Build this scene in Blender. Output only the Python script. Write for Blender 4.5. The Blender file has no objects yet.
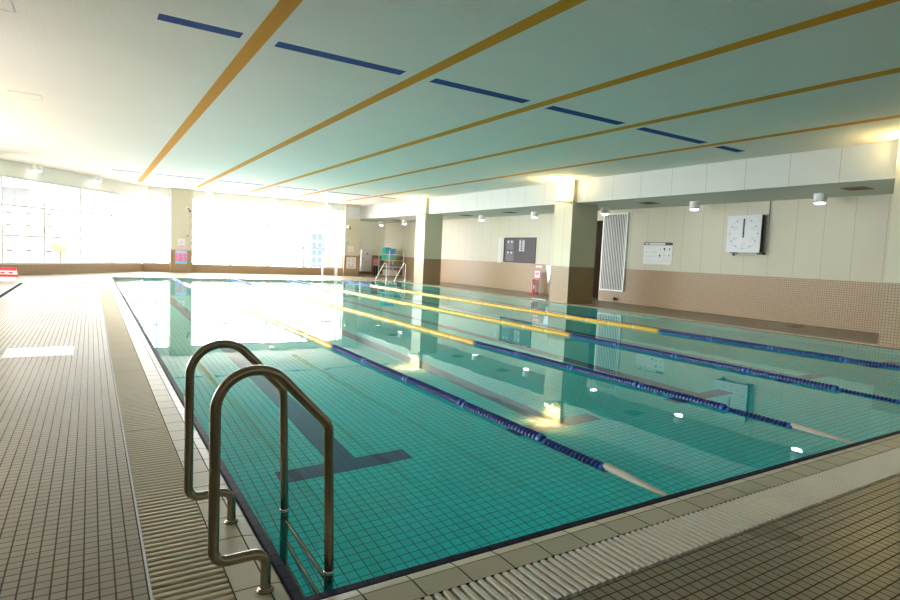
import bpy, math, random
from mathutils import Vector, Matrix

S = bpy.context.scene
COL = S.collection
PI = math.pi
random.seed(7)

# ------------------------------------------------------------------ camera
CAM = Vector((-0.715, -2.226, 1.45))
yaw, pitch, roll = math.radians(32.08), math.radians(4.338), math.radians(2.593)
fw = Vector((math.sin(yaw) * math.cos(pitch), math.cos(yaw) * math.cos(pitch), -math.sin(pitch)))
r0 = Vector((math.cos(yaw), -math.sin(yaw), 0))
u0 = r0.cross(fw)
rt = r0 * math.cos(roll) + u0 * math.sin(roll)
up = u0 * math.cos(roll) - r0 * math.sin(roll)
cd = bpy.data.cameras.new('camera')
cam = bpy.data.objects.new('camera', cd)
COL.objects.link(cam)
cam.matrix_world = Matrix(((rt.x, up.x, -fw.x, CAM.x), (rt.y, up.y, -fw.y, CAM.y), (rt.z, up.z, -fw.z, CAM.z), (0, 0, 0, 1)))
cd.sensor_width = 36.0
cd.lens = 575.3 / 900 * 36.0
cd.clip_end = 500
S.camera = cam

# ------------------------------------------------------------------ light and exposure
SKY = 11.0
w = bpy.data.worlds.new('overcast_sky')
S.world = w
w.use_nodes = True
bg = w.node_tree.nodes['Background']
bg.inputs[0].default_value = (1.0, 0.99, 0.985, 1)
bg.inputs[1].default_value = SKY
S.view_settings.view_transform = 'Standard'
S.view_settings.look = 'None'
S.view_settings.gamma = 1.0
S.view_settings.use_curve_mapping = False
S.view_settings.exposure = 1.14
S.cycles.max_bounces = 14
S.cycles.diffuse_bounces = 8
S.cycles.glossy_bounces = 6
S.cycles.transmission_bounces = 8
S.cycles.transparent_max_bounces = 12
S.cycles.sample_clamp_indirect = 30.0
S.cycles.caustics_reflective = True
S.cycles.caustics_refractive = True
S.cycles.use_denoising = True


def portal(loc, rotz, sx, sy):
    l = bpy.data.lights.new('window_daylight', 'AREA')
    l.shape = 'RECTANGLE'
    l.size = sx
    l.size_y = sy
    l.cycles.is_portal = True
    o = bpy.data.objects.new('window_daylight', l)
    COL.objects.link(o)
    o.location = loc
    # lamp -Z must point into the room
    o.rotation_euler = (-PI / 2, 0, rotz)


LW, LWY0, LWY1 = -6.5, 7.6, 19.4   # left wall and its glazed stretch
WA = Vector((1.5, 30.5))           # corner of the straight and the angled window wall
WB = Vector((-6.5, 21.17))
wd = (WB - WA).normalized()
WANG = math.atan2(wd.y, wd.x)
portal((6.7, 30.75, 2.17), 0, 10.6, 3.7)
mid = (WA + WB) / 2
portal((LW - .3, (LWY0 + LWY1) / 2, 2.05), PI / 2, LWY1 - LWY0 + .2, 3.5)
portal((12.8, 32.8, 2.2), PI / 2, .8, 2.4)  # portal of the opening added to brighten the nook
portal((mid.x - 0.3, mid.y + 0.3, 2.1), WANG + PI, 12.5, 3.5)

# ------------------------------------------------------------------ node helpers


class N:
    def __init__(self, name):
        self.m = bpy.data.materials.new(name)
        self.m.use_nodes = True
        self.t = self.m.node_tree
        self.b = self.t.nodes['Principled BSDF']
        self.out = self.t.nodes['Material Output']

    def n(self, typ, **kw):
        x = self.t.nodes.new(typ)
        for k, v in kw.items():
            setattr(x, k, v)
        return x

    def link(self, a, b):
        self.t.links.new(a, b)

    def val(self, sock, v):
        if hasattr(v, 'is_linked') or isinstance(v, bpy.types.NodeSocket):
            self.link(v, sock)
        else:
            sock.default_value = v

    def math(self, op, a, b=0.0, c=0.0):
        x = self.n('ShaderNodeMath', operation=op)
        self.val(x.inputs[0], a)
        self.val(x.inputs[1], b)
        self.val(x.inputs[2], c)
        return x.outputs[0]

    def xyz(self, kind='Object'):
        if kind == 'Normal':
            g = self.n('ShaderNodeNewGeometry').outputs['Normal']
        else:
            g = self.n('ShaderNodeTexCoord').outputs['Object']
        s = self.n('ShaderNodeSeparateXYZ')
        self.link(g, s.inputs[0])
        return s.outputs

    def obj(self):
        return self.n('ShaderNodeTexCoord').outputs['Object']

    def noise(self, scale, detail=3.0, vec=None):
        x = self.n('ShaderNodeTexNoise')
        x.inputs['Scale'].default_value = scale
        x.inputs['Detail'].default_value = detail
        self.link(vec if vec is not None else self.obj(), x.inputs['Vector'])
        return x.outputs[0]

    def mix(self, f, a, b):
        x = self.n('ShaderNodeMix', data_type='RGBA')
        self.val(x.inputs[0], f)
        for s, v in ((x.inputs[6], a), (x.inputs[7], b)):
            if isinstance(v, bpy.types.NodeSocket):
                self.link(v, s)
            else:
                s.default_value = (*v, 1) if len(v) == 3 else v
        return x.outputs[2]

    def line(self, c, pitch, width, off=0.0):
        """1 inside the joint of width `width`, repeated every `pitch`"""
        f = self.math('FRACT', self.math('DIVIDE', self.math('ADD', c, 200.0 * pitch + off), pitch))
        return self.math('LESS_THAN', f, width / pitch)

    def bump(self, h, strength, dist=0.002):
        x = self.n('ShaderNodeBump')
        x.inputs['Strength'].default_value = strength
        x.inputs['Distance'].default_value = dist
        self.link(h, x.inputs['Height'])
        self.link(x.outputs[0], self.b.inputs['Normal'])

    def set(self, col=None, rough=None, metal=None, spec=None):
        if col is not None:
            self.val(self.b.inputs['Base Color'], col if isinstance(col, bpy.types.NodeSocket) else (*col, 1))
        if rough is not None:
            self.val(self.b.inputs['Roughness'], rough)
        if metal is not None:
            self.b.inputs['Metallic'].default_value = metal
        if spec is not None:
            self.b.inputs['Specular IOR Level'].default_value = spec
        return self


def plain(name, col, rough=0.5, metal=0.0, var=0.06, scale=6.0, spec=0.5):
    q = N(name)
    f = q.noise(scale)
    dark = tuple(c * (1 - var) for c in col)
    lite = tuple(min(1, c * (1 + var)) for c in col)
    q.set(q.mix(f, dark, lite), rough, metal, spec)
    return q.m


def tiles(name, tile, grout, pitch, joint, rough=0.4, var=0.1, axes='XYZ', bump=0.5, speck=0.0, pitch_z=None, grough=0.8, spec=0.5, offs=(0, 0, 0), wet=0.0):
    q = N(name)
    p = q.xyz()
    nn = q.xyz('Normal')
    g = None
    for i, a in enumerate('XYZ'):
        if a not in axes:
            continue
        l = q.line(p[i], pitch_z if (a == 'Z' and pitch_z) else pitch, joint, offs[i])
        l = q.math('MULTIPLY', l, q.math('LESS_THAN', q.math('ABSOLUTE', nn[i]), 0.7))
        g = l if g is None else q.math('MAXIMUM', g, l)
    # a shade of its own for every tile
    sn = q.n('ShaderNodeVectorMath', operation='SNAP')
    sn.inputs[1].default_value = (pitch, pitch, pitch_z or pitch)
    q.link(q.obj(), sn.inputs[0])
    wn = q.n('ShaderNodeTexWhiteNoise')
    q.link(sn.outputs[0], wn.inputs['Vector'])
    big = q.noise(0.9, 4.0)
    f = q.math('ADD', q.math('MULTIPLY', wn.outputs['Value'], 0.6), q.math('MULTIPLY', big, 0.4))
    c = q.mix(f, tuple(x * (1 - var) for x in tile), tuple(min(1, x * (1 + var)) for x in tile))
    if speck:
        c = q.mix(q.math('MULTIPLY', q.noise(220.0, 2.0), speck), c, tuple(x * 0.35 for x in tile))
    base = rough
    if wet:
        mr = q.n('ShaderNodeMapRange')
        q.link(q.noise(0.55, 3.0), mr.inputs[0])
        mr.inputs[1].default_value, mr.inputs[2].default_value = 0.25, 0.78
        mr.inputs[3].default_value, mr.inputs[4].default_value = rough + wet, rough - wet
        base = mr.outputs[0]
    q.set(q.mix(g, c, grout), q.math('ADD', q.math('MULTIPLY', g, grough - rough), base), spec=spec)
    q.bump(q.math('SUBTRACT', 1.0, g), bump, 0.002)
    return q.m


def panels(name, col, pitch, off=0.0, axis=1, rough=0.55, seam=(0.34, 0.31, 0.24)):
    q = N(name)
    p = q.xyz()
    g = q.line(p[axis], pitch, 0.012, off)
    f = q.noise(1.2, 4.0)
    c = q.mix(f, tuple(x * 0.95 for x in col), tuple(min(1, x * 1.03) for x in col))
    q.set(q.mix(g, c, seam), rough)
    q.bump(q.math('SUBTRACT', 1.0, g), 0.4, 0.004)
    return q.m


def glow(name, col, strength):
    q = N(name)
    q.set((0.8, 0.8, 0.8), 0.4)
    q.b.inputs['Emission Color'].default_value = (*col, 1)
    q.b.inputs['Emission Strength'].default_value = strength
    return q.m


M = {}
M['deck'] = tiles('deck_mosaic', (0.36, 0.30, 0.205), (0.03, 0.02, 0.006), 0.0575, 0.0068, rough=0.30, wet=0.035, var=0.12, speck=0.45, bump=0.7)
M['coping'] = tiles('coping_tile', (0.56, 0.52, 0.40), (0.05, 0.04, 0.02), 0.24, 0.008, rough=0.35, var=0.08, offs=(0.075, 0.05, 0.01))
M['coping_near'] = tiles('near_coping_tile', (0.54, 0.50, 0.38), (0.05, 0.04, 0.02), 0.24, 0.008, rough=0.35, var=0.08, offs=(-0.018, 0.075, 0.01))
M['rim'] = tiles('rim_tile', (0.66, 0.61, 0.46), (0.2, 0.17, 0.1), 0.24, 0.006, rough=0.35, var=0.06)
M['pool'] = tiles('pool_tile', (0.002, 0.88, 0.90), (0.003, 0.16, 0.23), 0.077, 0.0066, rough=0.3, var=0.07)
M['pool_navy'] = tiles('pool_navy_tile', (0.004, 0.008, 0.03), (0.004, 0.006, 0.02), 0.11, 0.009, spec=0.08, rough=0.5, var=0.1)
M['pool_blue'] = tiles('pool_blue_tile', (0.002, 0.09, 0.28), (0.002, 0.05, 0.12), 0.077, 0.0066, rough=0.3, var=0.1)
M['dado'] = tiles('dado_mosaic', (0.37, 0.255, 0.145), (0.19, 0.12, 0.06), 0.06, 0.009, rough=0.38, var=0.06)
M['wall'] = panels('cream_wall_panel', (0.54, 0.505, 0.395), 0.73, 0.1)
M['beam'] = panels('white_beam_panel', (0.58, 0.58, 0.54), 1.1, 0.13)
M['column'] = panels('cream_column_panel', (0.58, 0.55, 0.42), 0.46, 0.0)
M['paint'] = plain('white_paint', (0.78, 0.79, 0.74), 0.6, var=0.03)
M['soffit'] = plain('soffit_board', (0.66, 0.67, 0.62), 0.7, var=0.03)


def ceil_mat(name, col):
    q = N(name)
    f = q.noise(1.0, 4.0)
    q.set(q.mix(f, tuple(c * 0.96 for c in col), tuple(min(1, c * 1.03) for c in col)), 0.8, spec=0.2)
    q.bump(q.noise(30.0, 4.0), 0.5, 0.01)
    return q.m


M['ceiling'] = ceil_mat('ceiling_board', (0.83, 0.745, 0.69))
M['orange'] = ceil_mat('ceiling_orange', (0.72, 0.285, 0.018))
M['blue_dash'] = ceil_mat('ceiling_blue', (0.015, 0.06, 0.25))
M['steel'] = plain('brushed_stainless', (0.30, 0.27, 0.20), 0.26, 1.0, var=0.1, scale=40)
M['steel_lite'] = plain('polished_stainless', (0.7, 0.69, 0.66), 0.18, 1.0)
M['white_metal'] = plain('white_enamel', (0.82, 0.82, 0.80), 0.35)
M['alu'] = plain('aluminium_frame', (0.62, 0.64, 0.66), 0.5, 0.1)
M['black'] = plain('black_plastic', (0.015, 0.015, 0.017), 0.45)
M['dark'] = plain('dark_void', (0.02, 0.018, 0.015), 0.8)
M['grey'] = plain('grey_plastic', (0.35, 0.36, 0.37), 0.5)
M['red'] = plain('red_paint', (0.62, 0.02, 0.025), 0.35)
M['deep_red'] = plain('deep_red_paint', (0.28, 0.01, 0.03), 0.5)
M['pink'] = plain('pink_print', (0.85, 0.28, 0.36), 0.5)
M['paper'] = plain('white_paper', (0.70, 0.71, 0.71), 0.6, var=0.02)
M['ink'] = plain('grey_ink', (0.32, 0.33, 0.34), 0.6)
M['pale_ink'] = plain('pale_ink', (0.6, 0.61, 0.62), 0.6)
M['blackink'] = plain('black_ink', (0.03, 0.025, 0.025), 0.5)
M['lilac'] = plain('lilac_print', (0.45, 0.47, 0.82), 0.5)
M['cyan'] = plain('cyan_print', (0.15, 0.6, 0.85), 0.5)
M['magenta'] = plain('magenta_print', (0.8, 0.10, 0.30), 0.5)
M['green_foam'] = plain('green_foam', (0.03, 0.62, 0.46), 0.6)
M['blue_foam'] = plain('blue_foam', (0.10, 0.34, 0.72), 0.6)
M['teal_foam'] = plain('teal_foam', (0.22, 0.55, 0.47), 0.6)
M['float_yellow'] = plain('yellow_float', (0.66, 0.39, 0.012), 0.35, var=0.08)
M['float_blue'] = plain('blue_float', (0.004, 0.042, 0.27), 0.36, var=0.2)
M['collar_pale'] = plain('pale_yellow_collar', (0.8, 0.66, 0.2), 0.4)
M['collar_blue'] = plain('blue_collar', (0.02, 0.10, 0.42), 0.35)
M['grating'] = plain('grating_plastic', (0.60, 0.53, 0.37), 0.4, var=0.1, scale=3)
M['grating_lite'] = plain('pale_grating_plastic', (0.78, 0.74, 0.64), 0.4, var=0.1, scale=3)
M['sleeve'] = plain('cream_sleeve', (0.62, 0.59, 0.49), 0.5)
M['brown'] = plain('brown_vent', (0.20, 0.10, 0.05), 0.6)
M['lamp_warm'] = glow('warm_lamp_lens', (1.0, 0.85, 0.45), 3.0)
M['lamp_white'] = glow('downlight_disc', (1.0, 0.98, 0.92), 5.0)
M['bldg'] = plain('pale_render', (0.80, 0.80, 0.80), 0.8)
M['bldg_blue'] = plain('blue_render', (0.042, 0.055, 0.09), 0.8)
M['bldg_win'] = plain('building_window', (0.035, 0.037, 0.042), 0.6, spec=0.1)
M['tower_win'] = plain('tower_glazing', (0.03, 0.045, 0.07), 0.6, spec=0.1)
M['leaf'] = plain('tree_leaf', (0.40, 0.52, 0.27), 0.8, var=0.4, scale=2)
M['bark'] = plain('tree_bark', (0.12, 0.09, 0.06), 0.9)
M['street'] = plain('street_paving', (0.42, 0.42, 0.41), 0.9)

q = N('pool_water')
q.t.nodes.remove(q.b)
gl = q.n('ShaderNodeBsdfGlass')
gl.inputs['IOR'].default_value = 1.333
gl.inputs['Roughness'].default_value = 0.0
gl.inputs['Color'].default_value = (0.89, 1.0, 0.99, 1)
bp = q.n('ShaderNodeBump')
bp.inputs['Strength'].default_value = 0.25
bp.inputs['Distance'].default_value = 0.004
q.link(q.noise(1.6, 2.0), bp.inputs['Height'])
q.link(bp.outputs[0], gl.inputs['Normal'])
q.link(gl.outputs[0], q.out.inputs['Surface'])
M['water'] = q.m


def glass_mat(name, tint, mixf):
    q = N(name)
    q.t.nodes.remove(q.b)
    tr = q.n('ShaderNodeBsdfTransparent')
    tr.inputs[0].default_value = (*tint, 1)
    gs = q.n('ShaderNodeBsdfGlossy')
    gs.inputs['Roughness'].default_value = 0.02
    fr = q.n('ShaderNodeFresnel')
    fr.inputs[0].default_value = 1.45
    ms = q.n('ShaderNodeMixShader')
    q.link(q.math('MULTIPLY', fr.outputs[0], mixf), ms.inputs[0])
    q.link(tr.outputs[0], ms.inputs[1])
    q.link(gs.outputs[0], ms.inputs[2])
    q.link(ms.outputs[0], q.out.inputs['Surface'])
    return q.m


M['glass'] = glass_mat('window_glass', (0.96, 0.98, 0.98), 0.8)
q = N('dark_glass')
q.set((0.05, 0.045, 0.05), 0.12)
M['dark_glass'] = q.m


# ------------------------------------------------------------------ mesh helpers
class MB:
    def __init__(self):
        self.v = []
        self.f = []
        self.mi = []
        self.sm = []

    def add(self, vs, fs, mi=0, smooth=False):
        o = len(self.v)
        self.v += [tuple(x) for x in vs]
        for f in fs:
            self.f.append(tuple(i + o for i in f))
            self.mi.append(mi)
            self.sm.append(smooth)
        return self

    def box(self, x0, y0, z0, x1, y1, z1, mi=0):
        vs = [(x0, y0, z0), (x1, y0, z0), (x1, y1, z0), (x0, y1, z0), (x0, y0, z1), (x1, y0, z1), (x1, y1, z1), (x0, y1, z1)]
        return self.add(vs, [(3, 2, 1, 0), (4, 5, 6, 7), (0, 1, 5, 4), (1, 2, 6, 5), (2, 3, 7, 6), (3, 0, 4, 7)], mi)

    def bev(self, x0, y0, z0, x1, y1, z1, b, mi=0):
        """box with chamfered edges all round"""
        def ring(z, i):
            return [(x0 + i + b, y0 + i, z), (x1 - i - b, y0 + i, z), (x1 - i, y0 + i + b, z), (x1 - i, y1 - i - b, z),
                    (x1 - i - b, y1 - i, z), (x0 + i + b, y1 - i, z), (x0 + i, y1 - i - b, z), (x0 + i, y0 + i + b, z)]
        rs = ring(z0, b) + ring(z0 + b, 0) + ring(z1 - b, 0) + ring(z1, b)
        fs = [tuple(reversed(range(8))), tuple(range(24, 32))]
        for k in range(3):
            for i in range(8):
                j = (i + 1) % 8
                fs.append((k * 8 + i, k * 8 + j, k * 8 + 8 + j, k * 8 + 8 + i))
        return self.add(rs, fs, mi)

    def quad(self, a, b, c, d, mi=0):
        return self.add([a, b, c, d], [(0, 1, 2, 3)], mi)

    def poly(self, pts, mi=0):
        return self.add(pts, [tuple(range(len(pts)))], mi)

    def prism(self, pts, d, mi=0):
        """polygon pts (3D) extruded by vector d"""
        n = len(pts)
        d = Vector(d)
        vs = [Vector(p) for p in pts]
        vs += [p + d for p in vs]
        fs = [tuple(reversed(range(n))), tuple(range(n, 2 * n))]
        for i in range(n):
            j = (i + 1) % n
            fs.append((i, j, n + j, n + i))
        return self.add(vs, fs, mi)

    def tube(self, pts, r, n=12, mi=0, cap=True):
        pts = [Vector(p) for p in pts]
        rs = r if isinstance(r, (list, tuple)) else [r] * len(pts)
        vs = []
        t = (pts[1] - pts[0]).normalized()
        a = Vector((0, 0, 1)) if abs(t.z) < 0.9 else Vector((1, 0, 0))
        u = t.cross(a).normalized()
        for i, p in enumerate(pts):
            if i == 0:
                t = (pts[1] - pts[0]).normalized()
            elif i == len(pts) - 1:
                t = (pts[-1] - pts[-2]).normalized()
            else:
                t = ((pts[i + 1] - p).normalized() + (p - pts[i - 1]).normalized()).normalized()
            u = (u - t * u.dot(t)).normalized()
            v = t.cross(u)
            for k in range(n):
                an = 2 * PI * k / n
                vs.append(p + (u * math.cos(an) + v * math.sin(an)) * rs[i])
        fs = []
        for i in range(len(pts) - 1):
            for k in range(n):
                j = (k + 1) % n
                fs.append((i * n + k, i * n + j, (i + 1) * n + j, (i + 1) * n + k))
        self.add(vs, fs, mi, True)
        if cap:
            o = len(pts) * n
            self.add(vs[:n], [tuple(reversed(range(n)))], mi)
            self.add(vs[o - n:], [tuple(range(n))], mi)
        return self

    def lathe(self, prof, c=(0, 0, 0), axis='Z', n=24, mi=0, smooth=True):
        """prof: list of (r, h) along the axis"""
        vs = []
        c = Vector(c)
        for r, h in prof:
            for k in range(n):
                an = 2 * PI * k / n
                a, b = r * math.cos(an), r * math.sin(an)
                vs.append(c + Vector({'Z': (a, b, h), 'Y': (b, h, a), 'X': (h, a, b)}[axis]))
        fs = []
        for i in range(len(prof) - 1):
            for k in range(n):
                j = (k + 1) % n
                fs.append((i * n + k, i * n + j, (i + 1) * n + j, (i + 1) * n + k))
        self.add(vs, fs, mi, smooth)
        if prof[0][0] > 0:
            self.add(vs[:n], [tuple(reversed(range(n)))], mi)
        if prof[-1][0] > 0:
            self.add(vs[-n:], [tuple(range(n))], mi)
        return self

    def build(self, name, mats, parent=None, loc=None):
        me = bpy.data.meshes.new(name)
        me.from_pydata(self.v, [], self.f)
        if not isinstance(mats, (list, tuple)):
            mats = [mats]
        for m in mats:
            me.materials.append(m)
        me.polygons.foreach_set('material_index', self.mi)
        me.polygons.foreach_set('use_smooth', self.sm)
        me.update()
        o = bpy.data.objects.new(name, me)
        COL.objects.link(o)
        if parent is not None:
            o.parent = parent
        if loc is not None:
            o.location = loc
        return o


def fillet(pts, rads, seg=8):
    pts = [Vector(p) for p in pts]
    out = [pts[0]]
    for i in range(1, len(pts) - 1):
        p, a, b = pts[i], pts[i - 1], pts[i + 1]
        r = rads[i - 1]
        da, db = (a - p).normalized(), (b - p).normalized()
        ang = da.angle(db)
        tl = r / math.tan(ang / 2)
        bis = (da + db).normalized()
        c = p + bis * (r / math.sin(ang / 2))
        s, e = p + da * tl - c, p + db * tl - c
        tot = s.angle(e)
        sg = max(3, int(seg * tot / (PI / 2)))
        for k in range(sg + 1):
            t = k / sg
            out.append(c + (s * math.sin((1 - t) * tot) + e * math.sin(t * tot)) / math.sin(tot))
    out.append(pts[-1])
    return out


def tag(o, label, cat, group=None, kind=None):
    o['label'] = label
    o['category'] = cat
    if group:
        o['group'] = group
    if kind:
        o['kind'] = kind
    return o


def thing(name, label, cat, loc=(0, 0, 0), rz=0.0, group=None):
    o = bpy.data.objects.new(name, None)
    o.empty_display_size = 0.1
    COL.objects.link(o)
    o.location = loc
    o.rotation_euler = (0, 0, rz)
    return tag(o, label, cat, group)


def struct(name, mb, mats, label=None, cat=None):
    o = mb.build(name, mats)
    o['kind'] = 'structure'
    if label:
        o['label'] = label
        o['category'] = cat
    return o


def dup(root, loc, label=None, rz=None):
    r = root.copy()
    COL.objects.link(r)
    r.location = loc
    if rz is not None:
        r.rotation_euler = (0, 0, rz)
    if label:
        r['label'] = label
    for ch in list(root.children):
        c = ch.copy()
        COL.objects.link(c)
        c.parent = r
        for g in list(ch.children):
            d = g.copy()
            COL.objects.link(d)
            d.parent = c
    return r


# ------------------------------------------------------------------ dimensions
PX, PY, PD = 13.2, 25.3, 1.1         # pool: width, length, depth
WATER = -0.02
CEIL, SOFF, BX, CX = 4.26, 3.48, 13.45, 13.29    # ceiling, side soffit, beam face
RW = 16.1                            # right wall
BK = -6.0                            # wall behind the photographer
FAR = 30.5
NOOK = 33.2
DADO = 1.28
SILL, HEAD = 0.43, 3.9
SILLA, HEADA = 0.40, 3.70
COLS = (3.15, 12.48, 22.75)

# ------------------------------------------------------------------ floor
b = MB()
z = 0.0
b.poly([(LW, BK, z), (-0.51, BK, z), (-0.51, FAR + .1, z), (WA.x, FAR + .1, z), (WB.x, WB.y + .1, z)])          # left deck
b.quad((-0.51, BK, z), (RW, BK, z), (RW, -0.5, z), (-0.51, -0.5, z))                                            # near deck
b.quad((PX + 0.17, -0.5, z), (RW, -0.5, z), (RW, NOOK, z), (PX + 0.17, NOOK, z))                                # right deck
b.quad((-0.51, PY + 0.25, z), (PX + 0.17, PY + 0.25, z), (PX + 0.17, FAR + .1, z), (-0.51, FAR + .1, z))        # far deck
b.quad((RW, 13.7, z), (19.5, 13.7, z), (19.5, 15.4, z), (RW, 15.4, z))                                          # passage
b.quad((12.0, FAR + .1, z), (PX + .17, FAR + .1, z), (PX + .17, NOOK, z), (12.0, NOOK, z))                              # nook
floor = struct('floor', b, M['deck'])
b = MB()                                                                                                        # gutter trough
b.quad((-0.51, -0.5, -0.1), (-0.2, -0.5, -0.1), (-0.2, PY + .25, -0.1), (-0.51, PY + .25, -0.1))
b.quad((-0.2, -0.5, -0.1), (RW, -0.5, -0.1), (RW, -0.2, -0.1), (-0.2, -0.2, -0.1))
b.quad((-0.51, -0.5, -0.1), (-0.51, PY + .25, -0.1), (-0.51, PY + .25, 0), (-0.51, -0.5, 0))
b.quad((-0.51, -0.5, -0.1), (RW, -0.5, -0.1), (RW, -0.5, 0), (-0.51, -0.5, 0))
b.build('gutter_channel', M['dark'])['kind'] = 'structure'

# coping round the pool
cp = [(-0.205, 0.0), (-0.075, 0.0), (-0.012, -0.010), (0.0, -0.022), (0.0, -0.12), (-0.205, -0.12)]


def coping(name, pts0, d, m='coping'):
    bb = MB()
    bb.prism(pts0, d)
    return struct(name, bb, M[m])


coping('trim_1', [(u, -0.205, v) for u, v in cp], (0, PY + 0.41, 0))
coping('trim_2', [(-0.0, u, v) for u, v in reversed(cp)], (RW, 0, 0), 'coping_near')
cr = [(-0.17, 0.0), (-0.05, 0.0), (-0.012, -0.010), (0.0, -0.022), (0.0, -0.12), (-0.17, -0.12)]
coping('trim_3', [(PX - u, -0.0, v) for u, v in reversed(cr)], (0, PY + .25, 0), 'rim')
cf = [(-0.25, 0.0), (-0.05, 0.0), (-0.012, -0.010), (0.0, -0.022), (0.0, -0.12), (-0.25, -0.12)]
coping('trim_4', [(-0.2, PY - u, v) for u, v in cf], (PX + 0.2, 0, 0))

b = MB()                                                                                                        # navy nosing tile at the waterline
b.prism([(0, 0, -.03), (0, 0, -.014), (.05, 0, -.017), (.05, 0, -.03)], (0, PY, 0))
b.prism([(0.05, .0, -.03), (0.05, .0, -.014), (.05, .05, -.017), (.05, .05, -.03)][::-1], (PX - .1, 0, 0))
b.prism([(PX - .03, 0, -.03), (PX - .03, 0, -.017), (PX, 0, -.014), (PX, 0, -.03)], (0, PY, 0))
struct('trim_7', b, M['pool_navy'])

# ------------------------------------------------------------------ pool basin: floor cut along the lane markings
LANES = (1.19, 3.62, 6.18, 8.75, 11.6)
xs = {0.0, PX}
ys = {0.0, PY}
rects = []
for c in LANES:
    rects.append((c - 0.125, 2.40, c + 0.125, PY - 2.40))
    rects.append((c - 0.6, 2.28, c + 0.6, 2.51))
    rects.append((c - 0.6, PY - 2.51, c + 0.6, PY - 2.28))
for x0, y0, x1, y1 in rects:
    xs |= {x0, x1}
    ys |= {y0, y1}
xs, ys = sorted(xs), sorted(ys)
b = MB()
for i in range(len(xs) - 1):
    for j in range(len(ys) - 1):
        cx, cy = (xs[i] + xs[i + 1]) / 2, (ys[j] + ys[j + 1]) / 2
        ink = any(r[0] < cx < r[2] and r[1] < cy < r[3] for r in rects)
        b.quad((xs[i], ys[j], -PD), (xs[i + 1], ys[j], -PD), (xs[i + 1], ys[j + 1], -PD), (xs[i], ys[j + 1], -PD), 1 if ink else 0)
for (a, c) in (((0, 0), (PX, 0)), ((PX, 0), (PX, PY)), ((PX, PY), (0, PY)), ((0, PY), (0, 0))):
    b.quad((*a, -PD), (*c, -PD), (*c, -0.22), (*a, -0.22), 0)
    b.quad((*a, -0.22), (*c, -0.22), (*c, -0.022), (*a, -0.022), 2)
b.build('pool_basin', [M['pool'], M['pool_blue'], M['pool_navy']])['kind'] = 'structure'

b = MB()
b.quad((0, 0, WATER), (PX, 0, WATER), (PX, PY, WATER), (0, PY, WATER))
o = b.build('pool_water', M['water'])
tag(o, 'still turquoise pool water filling the lap pool to the brim', 'water', kind='stuff')

# ------------------------------------------------------------------ ceiling with painted stripes
ORANGE = (1.22, 3.71, 6.2, 8.65, 11.35)
DASH = ((0.0, 1.0), (1.46, 3.42), (3.95, 5.9), (6.42, 8.35), (8.9, 11.05), (11.6, 12.5))
FC = 29.2
rects = [(c - .11, -3.0, c + .11, 28.6, 1) for c in ORANGE]
for y in (6.05, 24.5):
    rects += [(a, y - .12, c, y + .12, 2) for a, c in DASH]
xs, ys = {LW, BX}, {BK, FC}
for r in rects:
    xs |= {r[0], r[2]}
    ys |= {r[1], r[3]}
xs, ys = sorted(xs), sorted(ys)
b = MB()
for i in range(len(xs) - 1):
    for j in range(len(ys) - 1):
        cx, cy = (xs[i] + xs[i + 1]) / 2, (ys[j] + ys[j + 1]) / 2
        k = 0
        for r in rects:
            if r[0] < cx < r[2] and r[1] < cy < r[3]:
                k = r[4]
        b.quad((xs[i], ys[j], CEIL), (xs[i], ys[j + 1], CEIL), (xs[i + 1], ys[j + 1], CEIL), (xs[i + 1], ys[j], CEIL), k)
b.poly([(LW, FC, CEIL), (LW, FAR + .6, CEIL), (13.05, FAR + .6, CEIL), (13.05, NOOK, CEIL), (BX, NOOK, CEIL), (BX, FC, CEIL)], 0)
ceiling = struct('ceiling', b, [M['ceiling'], M['orange'], M['blue_dash']])

# side beam, soffit
b = MB()
b.quad((BX, BK, SOFF), (BX, NOOK, SOFF), (BX, NOOK, CEIL), (BX, BK, CEIL), 0)
b.quad((BX, BK, SOFF), (RW + 3.4, BK, SOFF), (RW + 3.4, NOOK, SOFF), (BX, NOOK, SOFF), 1)
b.quad((12.9, 30.9, SOFF), (BX, 30.9, SOFF), (BX, NOOK, SOFF), (12.9, NOOK, SOFF), 1)
b.quad((BX, BK, CEIL), (RW, BK, CEIL), (RW, NOOK, CEIL), (BX, NOOK, CEIL), 1)
struct('trim_5', b, [M['beam'], M['soffit']], 'white panelled beam and lowered soffit along the right side', 'beam')


# ------------------------------------------------------------------ walls: tiled dado below, panels above
def wall_box(b, x0, y0, x1, y1, z0=0.0, z1=SOFF, dado=DADO, proud=0.0):
    if z0 < dado:
        b.box(x0, y0, z0, x1, y1, min(dado, z1), 0)
    if z1 > dado:
        b.box(x0, y0, max(z0, dado), x1, y1, z1, 1)


b = MB()
wall_box(b, RW, BK, RW + .2, 13.72)
wall_box(b, RW, 15.2, RW + .2, NOOK)
wall_box(b, RW, 13.72, RW + .2, 15.2, 3.1, SOFF)
struct('wall_right', b, [M['dado'], M['wall']])
b = MB()
b.box(RW + .2, 13.6, 0, RW + 3.4, 13.72, SOFF)
b.box(RW + .2, 15.2, 0, RW + 3.4, 15.32, SOFF)
b.box(RW + 3.2, 13.72, 0, RW + 3.4, 15.2, SOFF)
struct('wall_passage', b, plain('passage_wall', (0.20, 0.15, 0.11), 0.8))
b = MB()
wall_box(b, 12.1, NOOK, RW + .2, NOOK + .2)
b.box(12.9, FAR + 1.9, 0, 13.05, NOOK, 1.0, 1)
b.box(12.9, FAR + 1.9, SOFF - .1, 13.05, NOOK, SOFF, 1)
struct('wall_nook', b, [M['dado'], plain('nook_wall', (0.80, 0.78, 0.66), 0.6, var=0.03)])
b = MB()
wall_box(b, LW - .2, BK - .2, RW + .2, BK, 0, CEIL)
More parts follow.
